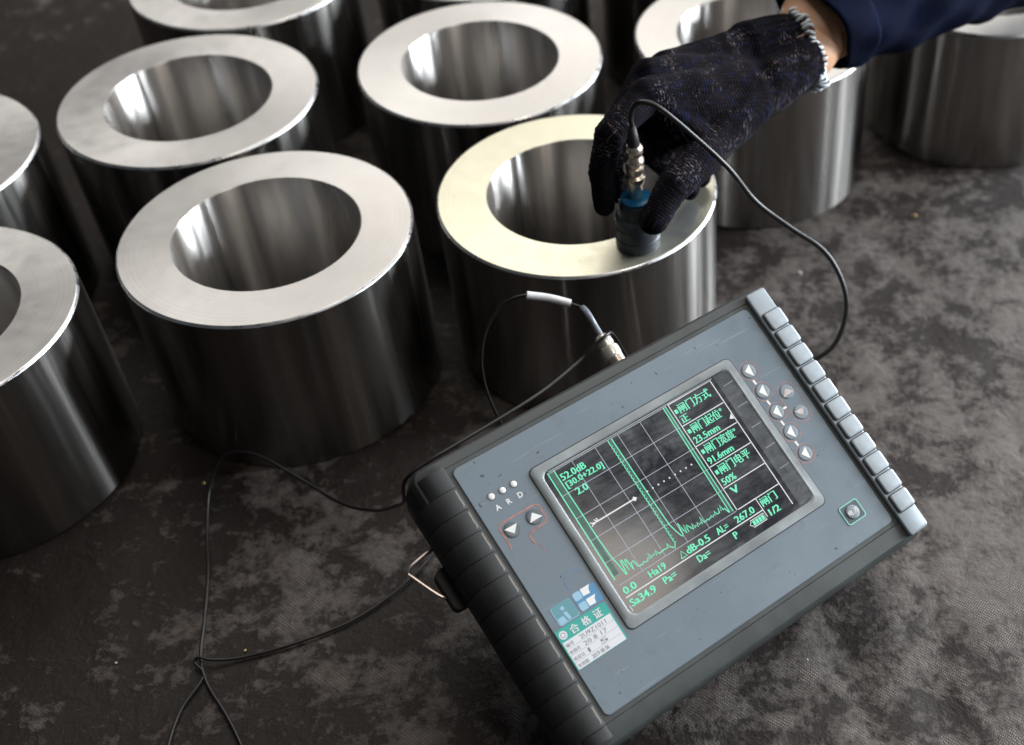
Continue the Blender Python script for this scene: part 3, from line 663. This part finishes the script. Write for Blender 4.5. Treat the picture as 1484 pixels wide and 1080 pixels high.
# ------------------------------------------------------------------ person: wrist, glove, sleeve
J = {k: np.array(v) for k, v in {'i_mcp': (-.0245, .715, .2204), 'i_pip': (-.0474, .685, .2108), 'i_dip': (-.0536, .676, .1876), 'i_tip': (-.0535, .672, .1664), 'm_mcp': (-.0229, .735, .2229), 'm_pip': (-.0458, .706, .2026), 'm_dip': (-.0496, .699, .1771), 'm_tip': (-.0440, .6965, .1580),
     'r_mcp': (-.0116, .757, .2177), 'r_pip': (-.0263, .735, .1898), 'r_dip': (-.0152, .725, .163), 'r_tip': (.0037, .722, .1412), 'p_mcp': (.0049, .778, .2081), 'p_pip': (-.0029, .76, .1737), 'p_dip': (.0016, .745, .155), 'p_tip': (.0117, .74, .1402),
     't_cmc': (.0444, .745, .1959), 't_mcp': (.0186, .708, .1864), 't_ip': (-.0070, .672, .1800), 't_tip': (-.0205, .6545, .1655), 'wr_n': (.0619, .765, .1998), 'wr_f': (.0467, .80, .2058), 'cuff': (.0838, .798, .2062)}.items()}
armp = [np.array(v) for v in ((.0831, .8, .209), (.0926, .812, .213), (.103, .825, .215), (.1551, .87, .2106), (.2213, .925, .2088), (.35, 1.02, .2184))]
wr = .5 * (J['wr_n'] + J['wr_f'])
adir = J['cuff'] - wr; adir /= np.linalg.norm(adir)
sidev = np.array([-.0319, .025, .0355]); sidev -= adir * (sidev @ adir); sidev /= np.linalg.norm(sidev); upv = np.cross(adir, sidev)
skin_path = catmull([wr, J['cuff'], armp[1], armp[2], armp[3], armp[4]], 5)
skm = tube(skin_path, [.0180 + .012 * i / (len(skin_path) - 1) for i in range(len(skin_path))], 28, True, (1.18, .95), upv)
person = link('person', skm.mesh('person', m_skin, True), None, 'person in navy sleeve and dark speckled knit glove gripping a probe on a ring')
person['category'] = 'person'
segs = []
def chain(names, rad):
    for a, b, r0, r1 in zip(names[:-1], names[1:], rad[:-1], rad[1:]): segs.append((J[a], J[b], r0, r1))
chain(['i_mcp', 'i_pip', 'i_dip', 'i_tip'], [.0112, .0099, .0091, .0080]); chain(['m_mcp', 'm_pip', 'm_dip', 'm_tip'], [.0112, .0099, .0091, .0080])
chain(['r_mcp', 'r_pip', 'r_dip', 'r_tip'], [.0112, .0100, .0092, .0080]); chain(['p_mcp', 'p_pip', 'p_dip', 'p_tip'], [.0105, .0092, .0084, .0074])
chain(['t_cmc', 't_mcp', 't_ip', 't_tip'], [.0178, .0143, .0118, .0098])
nf = len(segs); cuff_top = J['cuff'] + sidev * .0085 - adir * .006
for k_, (c, r0) in {'i': (.15, .0128), 'm': (.4, .0128), 'r': (.65, .0122), 'p': (.95, .0115)}.items():
    wj = J['wr_n'] * (1 - c) + J['wr_f'] * c; segs.append((wj, J[k_ + '_mcp'], .0150, r0))
segs.append((J['wr_n'], J['t_cmc'], .019, .0178)); segs.append((J['cuff'] + (J['wr_n'] - J['wr_f']) * .25, J['wr_n'], .019, .0185)); segs.append((cuff_top, J['p_mcp'], .0180, .0125)); segs.append((cuff_top, J['r_mcp'], .0175, .0125)); segs.append((J['r_mcp'], J['t_mcp'] * .35 + J['r_pip'] * .65, .0115, .0105)); segs.append((J['p_mcp'], J['t_cmc'], .0115, .014)); segs.append((J['p_pip'], J['t_mcp'], .0092, .0105)); segs.append((J['r_pip'], J['p_pip'], .0098, .0095)); segs.append((J['m_pip'], J['r_dip'], .0095, .009)); segs.append((J['r_dip'], J['p_dip'], .0092, .0088)); segs.append((J['r_pip'] * .5 + J['p_pip'] * .5, J['r_dip'] * .5 + J['p_dip'] * .5, .0098, .009)); segs.append((J['t_cmc'], J['i_mcp'] * .6 + J['t_mcp'] * .4, .0155, .0100)); segs.append((J['t_mcp'], J['i_mcp'], .0115, .0090))
segs.append((.5 * (J['wr_n'] + J['wr_f']), .5 * (J['m_mcp'] + J['r_mcp']) + np.array([0, 0, -.004]), .0165, .0135))
cu = [np.array(v) for v in (J['wr_n'], J['wr_f'])]
cuff_end = J['cuff'] + adir * .001
for s_ in (-1, -.5, 0, .5, 1): segs.append((wr + sidev * .0150 * s_ - adir * .004, cuff_end + sidev * .0075 * s_, .0195, .0192))
def ico():
    bm = bmesh.new(); bmesh.ops.create_icosphere(bm, subdivisions=2, radius=1); v = [tuple(x.co) for x in bm.verts]; f = [tuple(y.index for y in x.verts) for x in bm.faces]; bm.free(); return np.array(v), f
iv, jf = ico()
gm = MB()
for a, b, r0, r1 in segs:
    n = max(3, int(np.linalg.norm(b - a) / .0022))
    for t in np.linspace(0, 1, n): gm.add((a + (b - a) * t) + iv * (r0 + (r1 - r0) * t), jf)
gme = gm.mesh('glove_source', None); go = bpy.data.objects.new('glove_source', gme); COL.objects.link(go)
md = go.modifiers.new('r', 'REMESH'); md.mode = 'VOXEL'; md.voxel_size = .00135
ms = go.modifiers.new('s', 'SMOOTH'); ms.iterations = 9; ms.factor = .5
glove_me = bpy.data.meshes.new_from_object(go.evaluated_get(bpy.context.evaluated_depsgraph_get()))
bpy.data.objects.remove(go); bpy.data.meshes.remove(gme)
n = len(glove_me.vertices); co = np.zeros(n * 3); glove_me.vertices.foreach_get('co', co); co = co.reshape(-1, 3)
no = np.zeros(n * 3); glove_me.vertex_normals.foreach_get('vector', no); no = no.reshape(-1, 3)
# knit coordinates: distance along the nearest bone, and arc round it
best = np.full(n, 9.0); kn = np.zeros((n, 3)); acc = {}
use = segs[:nf] + segs[nf:nf + 4] + segs[-5:]
for si, (a, b, r0, r1) in enumerate(use):
    d = b - a; L = np.linalg.norm(d); d = d / L; t = np.clip((co - a) @ d, 0, L); pnt = a + t[:, None] * d; dist = np.linalg.norm(co - pnt, axis=1) - (r0 + (r1 - r0) * t / L)
    ref = np.cross(d, [0.3, .2, .93]); ref /= np.linalg.norm(ref); rf2 = np.cross(d, ref); rel = co - pnt
    ang = np.arctan2(rel @ rf2, rel @ ref)
    sel = dist < best - 1e-4
    kn[sel, 0] = t[sel] + (si % 7) * .013; kn[sel, 1] = ang[sel] * (r0 + r1) / 2; best = np.minimum(best, dist)
# palm and cuff share one frame so the rows run across the whole back of the hand
axis_h = (.5 * (J['m_mcp'] + J['r_mcp']) - cuff_end); axis_h /= np.linalg.norm(axis_h)
al = (co - cuff_end) @ axis_h; Lp = (.5 * (J['m_mcp'] + J['r_mcp']) - cuff_end) @ axis_h
s2 = np.cross(axis_h, [0, 0, 1.0]); s2 /= np.linalg.norm(s2)
pal = al < Lp * .86
tb = np.linalg.norm(J['t_mcp'] - co, axis=1) < .02
kn[pal & ~tb, 0] = al[pal & ~tb]; kn[pal & ~tb, 1] = ((co - cuff_end) @ s2)[pal & ~tb]
# folds, slack and cuff ribs
disp = np.zeros(n)
for _ in range(26):
    k3 = rng.normal(0, 1, 3) * rng.uniform(60, 190); disp += .00022 * np.sin(co @ k3 + rng.uniform(0, 6)) * rng.uniform(.3, 1)
cz = np.clip((.045 - al) / .02, 0, 1); cz[al > .06] = 0
rel = co - cuff_end; ang = np.arctan2(rel @ upv, rel @ sidev)
disp += cz * .00055 * np.sin(ang * 34)
disp += np.exp(-((al - .047) / .006) ** 2) * -.0012 + np.exp(-((al - .056 - .006 * np.sin(ang * 2)) / .004) ** 2) * .0008
for nm in ('i_pip', 'm_pip', 'i_dip', 't_ip', 'r_pip'): 
    dd = np.linalg.norm(co - J[nm], axis=1); disp += .0006 * np.exp(-(dd / .011) ** 2) * np.sin((co[:, 2] + co[:, 0]) * 1400)
co2 = co + no * disp[:, None]; over = np.maximum((co2 - cuff_end) @ adir - .001, 0); over[np.linalg.norm(co2 - cuff_end, axis=1) > .06] = 0; co2 -= over[:, None] * adir; glove_me.vertices.foreach_set('co', co2.ravel())
at = glove_me.attributes.new('knit', 'FLOAT_VECTOR', 'POINT'); at.data.foreach_set('vector', kn.ravel())
glove_me.materials.clear(); glove_me.materials.append(m_glove); glove_me.polygons.foreach_set('use_smooth', [True] * len(glove_me.polygons)); glove_me.update()
glove = link('glove', glove_me, person, 'dark knit work glove with pale flecks')
# overlocked edge of the glove: loops of yarn round the cuff
for sgn, mat, nm, ph in ((1, m_stitch_w, 'cuff_stitching', 0), (1, m_stitch_k, 'dark_stitching', 2.4)):
    pth = []; turns = 46
    for i in range(turns * 12):
        th = 2 * math.pi * i / (turns * 12); a2 = 2 * math.pi * i / 12 + ph
        ru, rv = .0280, .0200; rr_ = .0024
        c = cuff_end + adir * .0005 + sidev * ru * math.cos(th) + upv * rv * math.sin(th); out = sidev * math.cos(th) + upv * math.sin(th); jt = rng.normal(0, .00035, 3) if i % 3 == 0 else jt; rr_ = .0025 + .0008 * math.sin(i * .131) * math.sin(i * .057)
        pth.append(c + out * rr_ * math.cos(a2) + adir * rr_ * 1.35 * math.sin(a2 + .9 * math.sin(7 * th)) + jt)
    link(nm, tube(pth, .0012 if mat is m_stitch_w else .0006, 6).mesh(nm, mat, True), person)
# sleeve with folded hem
sp = catmull([armp[2] - adir * .010, armp[2] + (armp[3] - armp[2]) * .35, armp[3], armp[4], armp[5]], 14)
seg = 64; sm = MB(); sp = [np.array(p_) for p_ in sp]; u = None
ns = len(sp); rad_ = []
dist_ = np.concatenate([[0], np.cumsum([np.linalg.norm(sp[i + 1] - sp[i]) for i in range(ns - 1)])])
def sleeve_ring(i, off, push=0.0):
    t = sp[min(i + 1, ns - 1)] - sp[max(i - 1, 0)]; t /= np.linalg.norm(t); uu = np.cross([0, 0, 1.0], t); uu /= np.linalg.norm(uu); vv = np.cross(t, uu); out = []
    d = dist_[i]
    for q_ in range(seg):
        a = 2 * math.pi * q_ / seg
        wob = .0016 * math.sin(3 * a + d * 40) + .0013 * math.sin(5 * a - d * 85 + 1) + .0016 * math.sin(d * 130 + 2 * math.sin(a * 2) + a) * min(1, d / .05)
        r_ = .0365 + .07 * d + wob + off
        out.append(tuple(sp[i] + t * (push - .011 * math.sin(a) * math.exp(-d / .04)) + uu * r_ * 1.08 * math.cos(a) + vv * r_ * .95 * math.sin(a)))
    return out
rows_ = [sleeve_ring(4, -.004), sleeve_ring(1, -.0036), sleeve_ring(0, -.0030, -.0006), sleeve_ring(0, -.0012, -.0016), sleeve_ring(0, .0, -.0004)]
hem = False
for i in range(1, ns):
    if dist_[i] > .024 and not hem: rows_ += [sleeve_ring(i, .0), sleeve_ring(i, -.0016, .0006)]; hem = True
    else: rows_.append(sleeve_ring(i, .0 if not hem else -.0014))
for r_ in rows_: sm.v += r_
for i in range(len(rows_) - 1):
    for q_ in range(seg): sm.f.append((i * seg + q_, i * seg + (q_ + 1) % seg, (i + 1) * seg + (q_ + 1) % seg, (i + 1) * seg + q_))
sleeve = link('sleeve', sm.mesh('sleeve', m_cloth, True), person, 'navy cotton sleeve with a folded hem')

# ------------------------------------------------------------------ swarf and grit on the mat
spots = [('small yellow chip of swarf on the mat left of the cable loop', -.3390, .5794, m_chip, .0022), ('tiny yellow chip of swarf beside the cable crossing', -.2764, .4406, m_chip, .0016), ('tiny white speck of grit at the far left of the mat', -.3539, .4328, m_chipw, .0014),
         ('tan speck of grit on the mat beyond the right key strip', .1993, .8792, m_chip, .0032), ('pale speck of grit on the mat right of the tested ring', .0946, .8027, m_chipw, .0022), ('pale speck of grit on the mat below the instrument', .0710, .4283, m_chipw, .0012)]
for lb, x, y, mt, s_ in spots:
    bm = bmesh.new(); bmesh.ops.create_icosphere(bm, subdivisions=1, radius=s_)
    for v in bm.verts: v.co = v.co * random.uniform(.45, .9); v.co.z *= .5
    me = bpy.data.meshes.new('grit'); bm.to_mesh(me); bm.free(); me.materials.append(mt)
    o = link('grit_speck', me, None, lb); o['category'] = 'grit'; o['group'] = 'specks of grit and swarf on the mat'; o.location = (x, y, s_ * .35)
